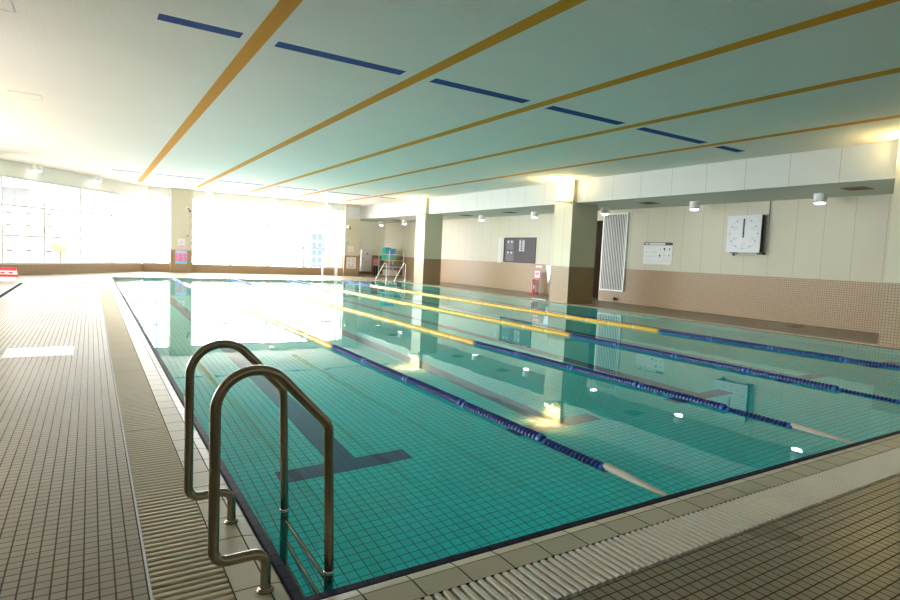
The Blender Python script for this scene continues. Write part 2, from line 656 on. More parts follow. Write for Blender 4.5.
struct('wall_back', b, [M['dado'], M['paint']])
b = MB()
wall_box(b, LW - .2, BK, LW, LWY0, 0, CEIL)
wall_box(b, LW - .2, LWY1, LW, WB.y + .1, 0, CEIL)
wall_box(b, LW - .2, LWY0, LW, LWY1, 0, SILLA)
wall_box(b, LW - .2, LWY0, LW, LWY1, HEADA, CEIL)
struct('wall_left', b, [M['dado'], M['paint']])

# far wall: low tiled sill wall, head band, then glazing
lp = Vector((-wd.y, wd.x)) * -1
if lp.dot(Vector((1, -1))) > 0:
    lp = -lp                                   # points out of the room
b = MB()
b.box(WA.x, FAR, 0, 12.1, FAR + .25, SILL, 0)
b.box(WA.x, FAR, HEAD, 12.1, FAR + .25, CEIL, 1)


def seg_prism(b, p, q, n, t, z0, z1, mi):
    P, Q = Vector(p), Vector(q)
    n = Vector(n)
    R_, T_ = Q + n * t, P + n * t
    b.prism([(P.x, P.y, z0), (Q.x, Q.y, z0), (R_.x, R_.y, z0), (T_.x, T_.y, z0)], (0, 0, z1 - z0), mi)


seg_prism(b, WA, WB, lp, .25, 0, SILLA, 0)
seg_prism(b, WA, WB, lp, .25, HEADA, CEIL, 1)
struct('wall_far', b, [M['dado'], M['paint']])

# ------------------------------------------------------------------ windows
def window(name, p, q, n, z0, z1, rows, cols):
    """glazed wall from p to q; one frame mesh, one pane part"""
    P, Q = Vector(p), Vector(q)
    d = (Q - P).normalized()
    n = Vector(n)
    Lw = (Q - P).length
    fr = MB()

    def bar(s0, s1, a, c, t0=0.04, t1=0.10):
        A, B_ = P + d * s0 + n * t0, P + d * s1 + n * t0
        C_, D_ = P + d * s1 + n * t1, P + d * s0 + n * t1
        fr.prism([(A.x, A.y, a), (B_.x, B_.y, a), (C_.x, C_.y, a), (D_.x, D_.y, a)], (0, 0, c - a))
    for s in cols:
        bar(max(0, s - .036), min(Lw, s + .036), z0, z1)
    bar(0, .05, z0, z1)
    bar(Lw - .05, Lw, z0, z1)
    for zz in [z0 + .04, z1 - .04] + list(rows):
        bar(0, Lw, zz - .032, zz + .032, 0.035, 0.105)
    o = fr.build(name, M['alu'])
    o['kind'] = 'structure'
    g = MB()
    A, B_ = P + n * .07, Q + n * .07
    g.quad((A.x, A.y, z0), (B_.x, B_.y, z0), (B_.x, B_.y, z1), (A.x, A.y, z1))
    g.build('pane', M['glass'], o)
    return o


FN = Vector((0, 1))
LA = (WB - WA).length
w1 = window('window_1', WA, WB, lp, SILLA, HEADA, (1.49, 2.62), [0.22 + 1.85 * k for k in range(7)])
w2 = window('window_2', (WA.x, FAR), (2.72, FAR), FN, SILL, HEAD, (1.55, 2.70), [0.65])
w3 = window('window_3', (3.75, FAR), (12.1, FAR), FN, SILL, HEAD, (1.55, 2.70), [1.95, 3.95, 5.95, 8.05])

w5 = window('added_nook_window', (13.0, NOOK), (13.0, FAR + 1.9), Vector((-1, 0)), 1.0, SOFF - .1, (2.2,), [])  # unseen glazing, added to let light onto the far nook walls
w4 = window('window_4', (LW, LWY0), (LW, LWY1), Vector((-1, 0)), SILLA, HEADA, (1.49, 2.62), [1.85 * k for k in range(1, 7)])

# ------------------------------------------------------------------ columns
def column(name, x0, y0, x1, y1, z1, dado, label):
    bb = MB()
    wall_box(bb, x0, y0, x1, y1, 0, z1, dado)
    return struct(name, bb, [M['dado'], M['column']], label, 'column')


column('column', CX, COLS[1], 14.5, COLS[1] + .92, CEIL - .001, DADO, 'cream and brown tiled column with lit lamp beside the fire extinguisher')
column('column', CX, COLS[2], 14.3, COLS[2] + .95, CEIL - .001, DADO, 'cream and brown tiled column with lit lamp in front of the shelf rack')
column('column', CX, COLS[0] - .92, 14.65, COLS[0], CEIL - .001, DADO + .04, 'tiled column cut off by the right edge of the photo')
column('column', 2.72, FAR - .3, 3.75, FAR + .25, CEIL - .001, 1.15, 'column between the two large windows carrying a blue and pink poster')
column('column', 12.1, FAR - .2, 13.05, FAR + 1.9, CEIL - .001, 1.23, 'column at the right end of the windows with a white notice')
for y in (COLS[1], COLS[2] - .4):
    bb = MB()
    wall_box(bb, -4.75, y, -3.44, y + .92, 0, CEIL - .001, DADO)
    struct('column', bb, [M['dado'], M['column']])


# ------------------------------------------------------------------ gutter gratings
def slat(b, x0, y0, x1, y1, along):
    """one chamfered slat"""
    z0, z1, c = -0.022, 0.002, 0.005
    if along == 'X':
        b.prism([(x0, y0, z0), (x0, y1, z0), (x0, y1, z1 - c), (x0, y1 - c, z1), (x0, y0 + c, z1), (x0, y0, z1 - c)], (x1 - x0, 0, 0))
    else:
        b.prism([(x0, y0, z0), (x0, y0, z1 - c), (x0 + c, y0, z1), (x1 - c, y0, z1), (x1, y0, z1 - c), (x1, y0, z0)], (0, y1 - y0, 0))


GP = 0.046
b = MB()
y = -0.49
while y < PY + .2:
    gap = 0.016 if int((y + 2.0) / 2.36) == int((y + GP + 2.0) / 2.36) else 0.022
    slat(b, -0.500, y, -0.212, y + GP - gap, 'X')
    y += GP
for x in (-0.43, -0.36, -0.28):
    b.box(x - .008, -0.49, -0.05, x + .008, PY + .2, -0.024)
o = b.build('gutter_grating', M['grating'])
tag(o, 'slatted drain grating running along the left edge of the pool', 'drain grating')
b = MB()
x = -0.205
while x < RW - .1:
    gap = 0.016 if int((x + 9) / 2.3) == int((x + GP + 9) / 2.3) else 0.022
    slat(b, x, -0.49, x + GP - gap, -0.212, 'Y')
    x += GP
for yy in (-0.43, -0.36, -0.28):
    b.box(-0.2, yy - .008, -0.05, RW - .1, yy + .008, -0.024)
o = b.build('gutter_grating', M['grating_lite'])
tag(o, 'pale slatted drain grating across the near end of the pool', 'drain grating')

b = MB()
b.box(-.511, -.5, -.02, -.501, PY + .2, .003)
struct('trim_8', b, M['alu'])

# ------------------------------------------------------------------ pool ladder in the near corner
t = thing('pool_ladder', 'stainless steel pool ladder with two arched handrails in the near left corner', 'ladder', (-0.088, 0.5, 0))
LY = (0.146 - 0.5, 0.849 - 0.5)
ox = 0.088
for yy in LY:
    pts = [(-.088, yy, 0.0), (-.088, yy, .170), (-.298, yy, .170), (-.298, yy, 1.19), (.172, yy, .687), (.194, yy, .0), (.194, yy, -0.95)]
    pts = [(a + ox, b_, c) for a, b_, c in pts]
    bb = MB()
    bb.tube(fillet(pts, (.055, .055, .155, .075, .3), 12), 0.0215, 18)
    hr = bb.build('handrail', M['steel'], t)
    bb = MB()
    bb.lathe([(0.0, 0.0), (.036, 0.0), (.036, .006), (.030, .011), (.0225, .013), (.0225, .02)], (0, yy, 0.0005), n=24)
    bb.build('base_flange', M['steel'], t)
    bb = MB()
    bb.lathe([(.0222, -.010), (.0245, -.009), (.0245, .004), (.0222, .006)], (.192 + ox, yy, 0.012), n=24)
    bb.build('collar', M['steel_lite'], t)
for zz in (-.06, -.31, -.56, -.81):
    bb = MB()
    bb.tube([(.192 + ox, LY[0] + .015, zz), (.192 + ox, LY[1] - .015, zz)], 0.013, 12)
    bb.build('rung', M['steel'], t)

# ------------------------------------------------------------------ lane ropes
FL, FLB, FLS = 0.72, 1.17, 0.69


def float_mesh(ribbed, name, mats, ln):
    bb = MB()
    R = 0.047
    if ribbed:
        n = int(ln / .05)
        d = (ln - .14) / n
        bb.lathe([(0.02, 0.0), (0.042, 0.002), (0.048, 0.02), (0.048, 0.05), (0.03, 0.06)], axis='Y', n=16, smooth=False, mi=1)
        prof = [(0.03, .06)]
        for k in range(n):
            y0 = 0.065 + k * d
            prof += [(0.034, y0), (R, y0 + d * .22), (R, y0 + d * .5), (0.034, y0 + d * .72)]
        prof += [(0.03, ln - .07)]
        bb.lathe(prof, axis='Y', n=16, smooth=False)
        bb.lathe([(0.03, ln - .07), (0.048, ln - .06), (0.048, ln - .03), (0.03, ln - .005)], axis='Y', n=16, smooth=False, mi=1)
    else:
        prof = [(0.02, 0.0), (0.04, 0.0), (0.047, 0.012), (0.049, 0.1), (0.050, ln * .5), (0.049, ln - .07), (0.043, ln - .04), (0.03, ln - .03)]
        bb.lathe(prof, axis='Y', n=16)
        bb.lathe([(0.03, ln - .055), (0.053, ln - .05), (0.053, ln - .012), (0.03, ln - .006)], axis='Y', n=16, mi=1)
    me = bb.build(name, mats)
    d = me.data
    bpy.data.objects.remove(me)
    return d


ME_B = float_mesh(True, 'blue_float', [M['float_blue'], M['collar_blue']], FLB)
ME_S = float_mesh(True, 'blue_float', [M['float_blue'], M['collar_blue']], FLS)
ME_Y = float_mesh(False, 'yellow_float', [M['float_yellow'], M['collar_pale']], FL)
ME_R = float_mesh(False, 'red_float', [M['float_yellow'], M['red']], FL)
ROPES = [(2.41, 6.02, 'first lane rope from the left edge of the pool, yellow with blue ends'),
         (4.88, 5.77, 'second lane rope from the left, blue near end in front of the clock reflection'),
         (7.33, 6.08, 'third lane rope from the left, yellow with blue near end'),
         (10.08, 6.12, 'lane rope nearest the right wall, yellow with blue near end')]
ROPE_PTS = [((0.02, 2.43), (6, 2.41), (15, 2.36), (25.2, 2.2)),
            ((0.02, 4.95), (2, 4.93), (6, 4.84), (15, 4.74), (25.2, 4.62)),
            ((0.02, 7.33), (6, 7.35), (15, 7.2), (25.2, 7.15)),
            ((0.02, 10.45), (1.7, 10.30), (6.1, 10.07), (8.2, 10.0), (15, 9.9), (25.2, 9.8))]
START = 0.56


def interp(pts, y):
    for (a, xa), (c, xc) in zip(pts, pts[1:]):
        if y <= c:
            f = (y - a) / (c - a)
            return xa + (xc - xa) * f
    return pts[-1][1]


for (rx, sw, lab), pts in zip(ROPES, ROPE_PTS):
    t = thing('lane_rope', lab, 'lane rope', (rx, START, WATER), group='lane ropes on the pool')
    y = START
    k = 0
    while y < PY - .75:
        if y == START:
            me, ln = ME_S, FLS
        elif y + .6 < sw or y > 20.6:
            bl = (sw - START - FLS) / 4 if y < sw else FLB
            me, ln = (ME_B, bl) if y + FLB < PY - .1 else (ME_S, FLS)
        else:
            me, ln = ME_Y, FL
            if abs(y + FL - 14.95) < FL * .5:
                me = ME_R
        f = bpy.data.objects.new('yellow_float' if ln == FL else 'blue_float', me)
        COL.objects.link(f)
        f.parent = t
        if me is ME_B:
            f.scale.y = ln / FLB
        xa, xb = interp(pts, y), interp(pts, y + ln)
        f.location = (xa - rx, y - START, 0.012 + random.uniform(-.003, .003) - (.028 if y == START else .008 if y < 2 else 0))
        f.rotation_euler = (0, 0, -math.atan2(xb - xa, ln))
        y += ln
    yend = y
    bb = MB()
    bb.tube([(interp(pts, yy) - rx, yy - START, 0.0) for yy in (START + .01, 3, 6, 10, 15, 20, 25.28)], 0.006, 8)
    bb.build('cable', M['sleeve'], t)
    bb = MB()
    bb.tube([(interp(pts, yy) - rx, yy - START, zz) for yy, zz in ((START + .02, .012), (.4, .002), (.2, -.010), (.055, -.022))], [.031, .031, .030, .030], 12)
    bb.build('end_sleeve', M['sleeve'], t)

# ------------------------------------------------------------------ ceiling fittings
def downlight(loc, label, grp, s=1.0):
    tt = thing('ceiling_downlight', label, 'light', loc, group=grp)
    bb = MB()
    bb.lathe([(.135 * s, -.20), (.15 * s, -.19), (.15 * s, 0.0)], n=24)
    bb.build('housing', M['white_metal'], tt)
    bb = MB()
    bb.lathe([(.128 * s, -.225), (.142 * s, -.225), (.142 * s, -.2), (.128 * s, -.2)], n=24)
    bb.build('trim_ring', M['black'], tt)
    bb = MB()
    bb.lathe([(.10 * s, -.265), (.127 * s, -.25), (.127 * s, -.205)], n=24)
    bb.build('lamp_disc', M['lamp_white'], tt)
    return tt


labs = [(5.48, 'white cylinder downlight on the right soffit, nearest, right of the clock'),
        (9.12, 'white cylinder downlight on the right soffit between the notice and the clock'),
        (12.8, 'white cylinder downlight above the white slatted grille'),
        (16.75, 'white cylinder downlight on the right soffit above the dark window, nearer of two'),
        (20.65, 'white cylinder downlight on the right soffit above the dark window, farther of two'),
        (24.6, 'white cylinder downlight just behind the second lit column'),
        (28.7, 'white cylinder downlight in front of the kickboard rack'),
        ]
G1 = 'downlights under the right soffit'
d0 = None
for y, lab in labs:
    d0 = downlight((15.2, y, SOFF), lab, G1) if d0 is None else dup(d0, (15.2, y, SOFF), lab)
dup(d0, (17.0, 14.5, SOFF), 'white cylinder downlight inside the dark passage left of the grille')
dup(d0, (15.2, 31.9, SOFF), 'white cylinder downlight in the far nook above the white cabinet')
G2 = 'downlights above the far windows'
fl = [((-2.45, 25.45), 'small white downlight above the left window, leftmost in view'),
      ((-0.45, 27.8), 'small white downlight above the left window, second from the left edge'),
      ((1.52, 30.0), 'small white downlight where the two window walls meet'),
      ((4.6, 30.15), 'small white downlight above the far window, just right of the poster column'),
      ((7.92, 30.2), 'small white downlight above the middle of the far window'),
      ((10.95, 30.2), 'small white downlight above the right end of the far window')]
d1 = None
for (x, y), lab in fl:
    if d1 is None:
        d1 = downlight((x, y, CEIL), lab, G2)
    else:
        dup(d1, (x, y, CEIL), lab)


def vent(x, y, label):
    tt = thing('ceiling_vent', label, 'vent', (x, y, SOFF - .001), group='brown vents in the right soffit')
    bb = MB()
    for a in (-.27, .23):
        bb.box(a, -.25, -.012, a + .04, .25, 0)
        bb.box(-.23, a * .926, -.012, .23, a * .926 + .04, 0)
    bb.build('vent_frame', M['brown'], tt)
    bb = MB()
    for k in range(9):
        yy = -.20 + k * .047
        bb.quad((-.23, yy, -.002), (.23, yy, -.002), (.23, yy + .03, -.010), (-.23, yy + .03, -.010))
    bb.build('vent_louvre', M['brown'], tt)
    return tt


v0 = vent(14.6, 4.4, 'brown louvred vent in the soffit, nearest, right of the clock')
for (x, y, lab) in ((14.75, 10.5, 'brown louvred vent in the soffit above the wall notice'),
                    (14.85, 18.0, 'brown louvred vent in the soffit over the dark window, nearer one'),
                    (14.88, 21.5, 'brown louvred vent in the soffit over the dark window, farther one'),
                    (15.0, 29.2, 'brown louvred vent in the soffit beyond the farther lit column')):
    dup(v0, (x, y, SOFF - .001), lab)


def access(x0, y0, x1, y1, label):
    tt = thing('ceiling_access_panel', label, 'ceiling panel', ((x0 + x1) / 2, (y0 + y1) / 2, CEIL))
    hx, hy = (x1 - x0) / 2, (y1 - y0) / 2
    bb = MB()
    bb.box(-hx, -hy, -.006, hx, -hy + .018, 0)
    bb.box(-hx, hy - .018, -.006, hx, hy, 0)
    bb.box(-hx, -hy + .018, -.006, -hx + .018, hy - .018, 0)
    bb.box(hx - .018, -hy + .018, -.006, hx, hy - .018, 0)
    bb.build('panel_frame', M['alu'], tt)
    bb = MB()
    bb.box(-hx + .018, -hy + .018, -.003, hx - .018, hy - .018, 0)
    bb.build('panel_door', M['ceiling'], tt)


access(-2.08, 12.02, -1.54, 12.56, 'framed ceiling access panel in the yellow glow at left')
access(-2.1, 6.55, -1.52, 7.1, 'framed ceiling access panel in the top left corner')


# column uplights
def uplight(x, y, face, label, power=25.0):
    tt = thing('column_floodlight', label, 'lamp', (x, y, 3.5), group='warm floodlights on the columns')
    bb = MB()
    bb.box(min(0, face * .03), -.36, -.09, max(0, face * .03), -.24, .05)
    bb.tube([(face * .02, -.30, -.02), (face * .12, -.30, -.05), (face * .16, -.2, -.04), (face * .2, -.06, .0)], .02, 8)
    bb.build('bracket', M['steel'], tt)
    bb = MB()
    cx = face * .22
    bb.prism([(cx - .06, -.12, 0.0), (cx + .06, -.12, 0.0), (cx + .11, -.12, .04), (cx - .11, -.12, .04)], (0, .32, 0))
    bb.build('lamp_body', M['white_metal'], tt)
    bb = MB()
    bb.bev(cx - .105, -.12, .041, cx + .105, .20, .14, .03)
    bb.build('lens', M['lamp_warm'], tt)
    l = bpy.data.lights.new('floodlight_bulb', 'AREA')
    l.shape = 'RECTANGLE'
    l.size, l.size_y = .2, .27
    l.energy = power
    l.color = (1.0, 0.80, 0.32)
    lo = bpy.data.objects.new('floodlight_bulb', l)
    COL.objects.link(lo)
    lo.parent = tt
    lo.location = (cx, .04, .15)
    lo.rotation_euler = (PI, face * 0.0, 0)
    return tt


uplight(CX, COLS[1] + .33, -1, 'lit floodlight on the column beside the fire extinguisher')
uplight(CX, COLS[2] + .4, -1, 'lit floodlight on the farther column near the kickboard rack')
uplight(CX, COLS[0] - .4, -1, 'lit floodlight on the column at the right edge', 13.0)
uplight(-3.44, COLS[1] + .4, 1, 'lit floodlight on the left column throwing yellow light on the ceiling', 16.0)

# ------------------------------------------------------------------ right wall fittings
# pace clock, face towards -X ; local x = along wall to the right as seen (-Y), built in place
t = thing('pace_clock', 'large square white pool pace clock with a black hand pointing up', 'clock', (RW, 7.88, 1.96))
# local: thing rotated so local +x -> -Y (right in view), local -y -> -X (towards pool)
t.rotation_euler = (0, 0, -PI / 2)
HW, HH = .53, 1.12
bb = MB()
bb.bev(-HW, -.20, 0, HW, -.06, HH, .02)
bb.build('clock_case', M['black'], t)
bb = MB()
bb.bev(-HW + .0, -.214, .0, HW, -.201, HH, .005)
fo = bb.build('clock_face', plain('clock_face_white', (0.56, 0.585, 0.615), 0.35, var=0.01), t)
cy = HH / 2
bb = MB()
for k in range(60):
    an = 2 * PI * k / 60
    big = k % 5 == 0
    r1, r2, wd_ = .462, (.405 if big else .447), (.010 if big else .005)
    d = Vector((math.sin(an), 0, math.cos(an)))
    s = Vector((math.cos(an), 0, -math.sin(an)))
    c = Vector((0, -.2155, cy))
    bb.prism([c + d * r1 - s * wd_, c + d * r1 + s * wd_, c + d * r2 + s * wd_, c + d * r2 - s * wd_], (0, .002, 0))
bb.build('minute_marks', M['blackink'], fo)
bb = MB()
c = Vector((0, -.222, cy))
bb.prism([c + Vector(p) for p in ((-.024, 0, -.12), (.024, 0, -.12), (.026, 0, .44), (-.026, 0, .44))], (0, .003, 0))
bb.build('clock_hand', plain('black_hand', (0.03, 0.008, 0.01), 0.4), t)
bb = MB()
bb.lathe([(.0, -.226), (.025, -.226), (.03, -.216)], (0, 0, cy), axis='Y', n=20)
bb.build('hand_hub', M['black'], t)


def text_mesh(name, s, size, mat, parent, loc, rot, align='CENTER', depth=0.0):
    cu = bpy.data.curves.new(name, 'FONT')
    cu.body = s
    cu.size = size
    cu.align_x = align
    cu.align_y = 'CENTER'
    cu.extrude = depth
    tmp = bpy.data.objects.new(name, cu)
    COL.objects.link(tmp)
    dg = bpy.context.evaluated_depsgraph_get()
    dg.update()
    me = bpy.data.meshes.new_from_object(tmp.evaluated_get(dg))
    bpy.data.objects.remove(tmp)
    me.materials.clear()
    me.materials.append(mat)
    o = bpy.data.objects.new(name, me)
    COL.objects.link(o)
    o.parent = parent
    o.location = loc
    o.rotation_euler = rot
    return o


mp = plain('pink_numeral', (0.60, 0.36, 0.37), 0.5)
for k, s in enumerate(('60', '10', '20', '30', '40', '50')):
    an = 2 * PI * k / 6
    text_mesh('numeral', s, .15, mp, fo, (.315 * math.sin(an), -.2152, cy + .315 * math.cos(an)), (PI / 2, 0, 0), depth=.001)
bb = MB()
bb.box(HW - .10, -.17, -.05, HW + .06, -.0, .02)
bb.box(-HW + .12, -.17, -.03, -HW + .26, -.0, -.001)
bb.box(-HW + .19, -.15, -.10, -HW + .24, -.10, -.03)
bb.build('mounting_bracket', M['black'], t)
bb = MB()
bb.tube([(HW + .09, -.02, SOFF - 1.97), (HW + .09, -.02, .35), (HW + .07, -.02, .02)], .016, 8)
bb.build('power_conduit', M['grey'], t)
bb = MB()
bb.tube([(.05, -.1, -.01), (.09, -.1, -.08), (.18, -.1, -.10), (.28, -.1, -.07), (.40, -.1, -.01)], .006, 6)
bb.build('power_cable', M['grey'], t)


def wall_thing(name, label, cat, y, z, x=RW, group=None):
    """local x runs to the right as seen from the pool, local -y out of the right wall"""
    tt = thing(name, label, cat, (x, y, z), group=group)
    tt.rotation_euler = (0, 0, -PI / 2)
    return tt


# white rules notice
t = wall_thing('rules_notice', 'white wall notice with black header between grille and clock', 'sign', 11.08, 1.50)
bb = MB()
bb.box(-.60, -.012, 0, .60, -.002, .76)
bb.build('board', M['paper'], t)
bb = MB()
bb.box(-.60, -.014, .66, .60, -.012, .76)
bb.build('header', M['blackink'], t)
bb = MB()
bb.box(-.55, -.0155, .685, -.40, -.014, .735)
bb.box(-.36, -.0155, .675, .30, -.014, .742)
bb.build('header_lettering', M['pale_ink'], t)
rr = random.Random(3)
lines = []
for zz in (.55, .40, .25):
    x = -.52
    while x < -.08:
        ww = rr.uniform(.06, .13)
        lines.append((x, zz, min(x + ww, -.05), zz + .055))
        x += ww + .05
for zz in (.16, .13, .05):
    lines.append((-.54, zz, -.1 - rr.uniform(0, .2), zz + .016))
for zz in (.13, .09):
    lines.append((.05, zz, .5, zz + .02))
for zz in (.42, .22):
    for xx in (.08, .28, .48):
        lines.append((xx - .06, zz - .03, xx + .05, zz - .015))
for (xa, za, xb, zb) in lines:
    bb = MB()
    bb.box(xa, -.0135, za, xb, -.012, zb)
    bb.build('text_line', M['pale_ink'], t)
for (xx, zz, s) in ((.28, .53, .05), (.48, .53, .035), (.10, .30, .045), (.28, .32, .02), (.48, .32, .03), (.10, .52, .02)):
    bb = MB()
    c = Vector((xx, -.0137, zz))
    bb.prism([c + Vector((math.cos(a) * s * (.6 + .4 * (i % 2)), 0, math.sin(a) * s)) for i, a in enumerate([2 * PI * j / 7 for j in range(7)])], (0, .0015, 0))
    bb.prism([c + Vector(p) for p in ((0, 0, -s * .5), (s * .9, 0, -s * 1.5), (s * .5, 0, -s * 1.6))], (0, .0015, 0))
    bb.build('pictogram', M['blackink'], t)

# white slatted grille
t = wall_thing('slatted_grille', 'tall white grille of vertical bars over a dark opening', 'grille', 13.05, .42)
GW, GH = .59, 2.93
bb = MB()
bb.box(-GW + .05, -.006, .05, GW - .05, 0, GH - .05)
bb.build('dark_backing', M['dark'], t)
bb = MB()
bb.box(-GW, -.06, 0, -GW + .05, 0, GH)
bb.box(GW - .05, -.06, 0, GW, 0, GH)
bb.box(-GW + .05, -.06, 0, GW - .05, 0, .05)
bb.box(-GW + .05, -.06, GH - .05, GW - .05, 0, GH)
bb.build('grille_frame', M['white_metal'], t)
for k in range(13):
    xx = -GW + .05 + (k + .75) * (2 * GW - .1) / 13.5
    b1 = MB()
    b1.box(xx - .015, -.05, .05, xx + .015, -.038, GH - .05)
    b1.build('bar', M['white_metal'], t)

# dark viewing window with papers behind it
t = wall_thing('viewing_window', 'dark interior window set in the right wall above the fire extinguisher', 'window', 18.75, 1.29)
W2 = 1.16
bb = MB()
bb.box(-W2, -.04, 0, -W2 + .035, 0, 1.17)
bb.box(W2 - .035, -.04, 0, W2, 0, 1.17)
bb.box(-W2 + .035, -.04, 0, W2 - .035, 0, .035)
bb.box(-W2 + .035, -.04, 1.135, W2 - .035, 0, 1.17)
bb.build('window_frame', M['black'], t)
bb = MB()
bb.box(-W2 + .035, -.015, .035, W2 - .035, 0, 1.135)
bb.build('dark_pane', N('viewing_pane').set((0.105, 0.09, 0.10), 0.55, spec=0.15).m, t)
mpp = plain('grey_poster', (0.15, 0.145, 0.17), 0.6)
for i, (xx, zz, ww, hh) in enumerate(((-.72, .60, .55, .45), (-.72, .06, .6, .48), (.18, .52, .42, .56))):
    p = wall_thing('poster', ('grey poster in the upper left of the dark window', 'grey poster in the lower left of the dark window', 'pale poster near the middle of the dark window')[i], 'poster', 18.75 - xx, 1.29 + zz)
    bb = MB()
    bb.box(-ww / 2, -.019, 0, ww / 2, -.0155, hh)
    bb.build('sheet', mpp, p)
    bb = MB()
    if i < 2:
        for sx in (-.12, .14):
            bb.box(sx - .05, -.021, hh - .12, sx + .05, -.019, hh - .03)
    else:
        for k in range(6):
            bb.box(-.19, -.021, .03 + k * .085, -.06 - (k % 2) * .04, -.019, .09 + k * .085)
            bb.box(.03, -.021, .03 + k * .085, .17, -.019, .08 + k * .085)
    bb.build('print', M['pale_ink'], p)

# narrow scale strip
t = wall_thing('scale_strip', 'narrow white strip with dark marks left of the dark window', 'strip', 20.28, 1.25)
bb = MB()
bb.box(-.09, -.012, 0, .09, 0, 1.2)
bb.build('strip_plate', M['paper'], t)
for k in range(11):
    bb = MB()
    bb.box(-.06, -.0135, .06 + k * .105, .06, -.012, .10 + k * .105)
    bb.build('scale_mark', M['ink'], t)

# hanging white plate, extinguisher with its signs
t = wall_thing('plastic_sheet', 'tapered white plate hanging on the wall right of the fire extinguisher', 'plate', 16.66, .50)
bb = MB()
bb.prism([(-.02, -.03, 0), (.09, -.03, 0), (.19, -.03, .76), (-.16, -.03, .76)], (0, .03, 0))
bb.build('plate_body', N('pale_blue_plastic').set((.72, .80, .86), .4).m, t)

t = wall_thing('extinguisher_sign', 'small red lettered sign on the dado above the fire extinguisher', 'sign', 17.32, 1.11)
bb = MB()
bb.box(-.22, -.01, 0, .22, 0, .12)
bb.build('sign_plate', M['pink'], t)
bb = MB()
for k in range(3):
    bb.box(-.17 + k * .13, -.0115, .03, -.08 + k * .13, -.01, .09)
bb.build('lettering', M['paper'], t)

t = thing('fire_extinguisher', 'red fire extinguisher on a red stand against the brown tiled dado', 'fire extinguisher', (15.75, 17.1, 0))
bb = MB()
bb.lathe([(.0, 0.0), (.20, 0.0), (.20, .03), (.13, .06), (.11, .10), (.0, .10)], n=20)
bb.build('stand', M['red'], t)
bb = MB()
bb.lathe([(.075, .10), (.082, .12), (.082, .42), (.06, .50), (.03, .52), (.03, .555)], n=20)
bd = bb.build('cylinder', M['red'], t)
bb = MB()
bb.lathe([(.083, .20), (.083, .36)], n=20)
bb.build('cylinder_label', M['paper'], bd)
bb = MB()
bb.box(-.04, -.02, .555, .04, .02, .59)
bb.box(-.14, -.015, .59, .06, .015, .61)
bb.box(-.12, -.015, .545, .03, .015, .56)
bb.build('lever', M['black'], t)
bb = MB()
bb.tube([(.0, -.02, .565), (-.07, -.08, .54), (-.11, -.09, .40), (-.10, -.08, .22), (-.09, -.07, .15)], .014, 8)
bb.build('hose', M['black'], t)
bb = MB()
for yy in (-.13, .115):
    bb.box(-.09, yy, .06, .11, yy + .015, .62)
bb.box(.10, -.115, .06, .11, .115, .62)
bb.build('stand_panel', plain('pale_pink_panel', (.85, .66, .66), .4), t)
bb = MB()
bb.box(.085, -.16, .62, .10, .16, .70)
bb.build('red_band', M['red'], t)
bb = MB()
bb.box(.085, -.16, .70, .10, .16, .98)
bb.build('sign_board', plain('pale_pink_sign', (.85, .60, .62), .4), t)
bb = MB()
for k in range(3):
    bb.box(.078, -.12 + k * .085, .80, .085, -.06 + k * .085, .92)
bb.build('sign_lettering', M['magenta'], t)

# floor bits on the right deck
t = thing('floor_grate', 'small grey grate on the deck by the column with the lamp', 'drain', (13.62, 14.1, 0))
bb = MB()
bb.bev(-.22, -.4, 0.0, .22, .4, .03, .006)
bb.build('grate_plate', M['alu'], t)
bb = MB()
for k in range(8):
    bb.box(-.17, -.34 + k * .09, .030, .17, -.30 + k * .09, .032)
bb.build('grate_slots', M['black'], t)
t = thing('hose_bib', 'small black tap knob low on the wall below the white grille', 'tap', (RW, 12.85, .13))
bb = MB()
bb.lathe([(.03, 0), (.03, -.05), (.06, -.055), (.06, -.09), (.03, -.10)], axis='X', n=16)
bb.build('tap_knob', M['black'], t)

# ------------------------------------------------------------------ far nook: cabinet, red panel, pink sign, rack
t = thing('hydrant_cabinet', 'white hydrant cabinet with a red lamp in the far nook', 'cabinet', (14.72, NOOK - .005, .2))
bb = MB()
bb.bev(-.38, -.22, 0, .38, 0, 1.42, .012)
bb.build('cabinet_body', M['white_metal'], t)
bb = MB()
bb.box(-.35, -.235, .03, .35, -.221, .70)
d = bb.build('door', M['white_metal'], t)
bb = MB()
bb.box(.24, -.25, .10, .30, -.236, .17)
bb.build('handle', M['grey'], d)
bb = MB()
bb.box(-.35, -.235, .73, .35, -.221, 1.39)
d = bb.build('door', M['white_metal'], t)
bb = MB()
bb.box(-.31, -.25, .80, -.25, -.236, .92)
bb.build('handle', M['grey'], d)
bb = MB()
bb.lathe([(.065, 0), (.065, -.03), (.04, -.06), (0.0, -.065)], (.03, -.235, 1.18), axis='Y', n=20)
bb.build('alarm_lamp', M['red'], t)
bb = MB()
bb.box(-.2, -.237, .62, .25, -.235, .66)
bb.build('lettering', M['pale_ink'], t)

t = thing('red_banner', 'narrow deep red vertical panel at the left of the white cabinet', 'panel', (14.17, NOOK - .005, 1.2))
bb = MB()
bb.bev(-.07, -.10, 0, .07, 0, 1.17, .01)
bb.build('panel_board', M['deep_red'], t)

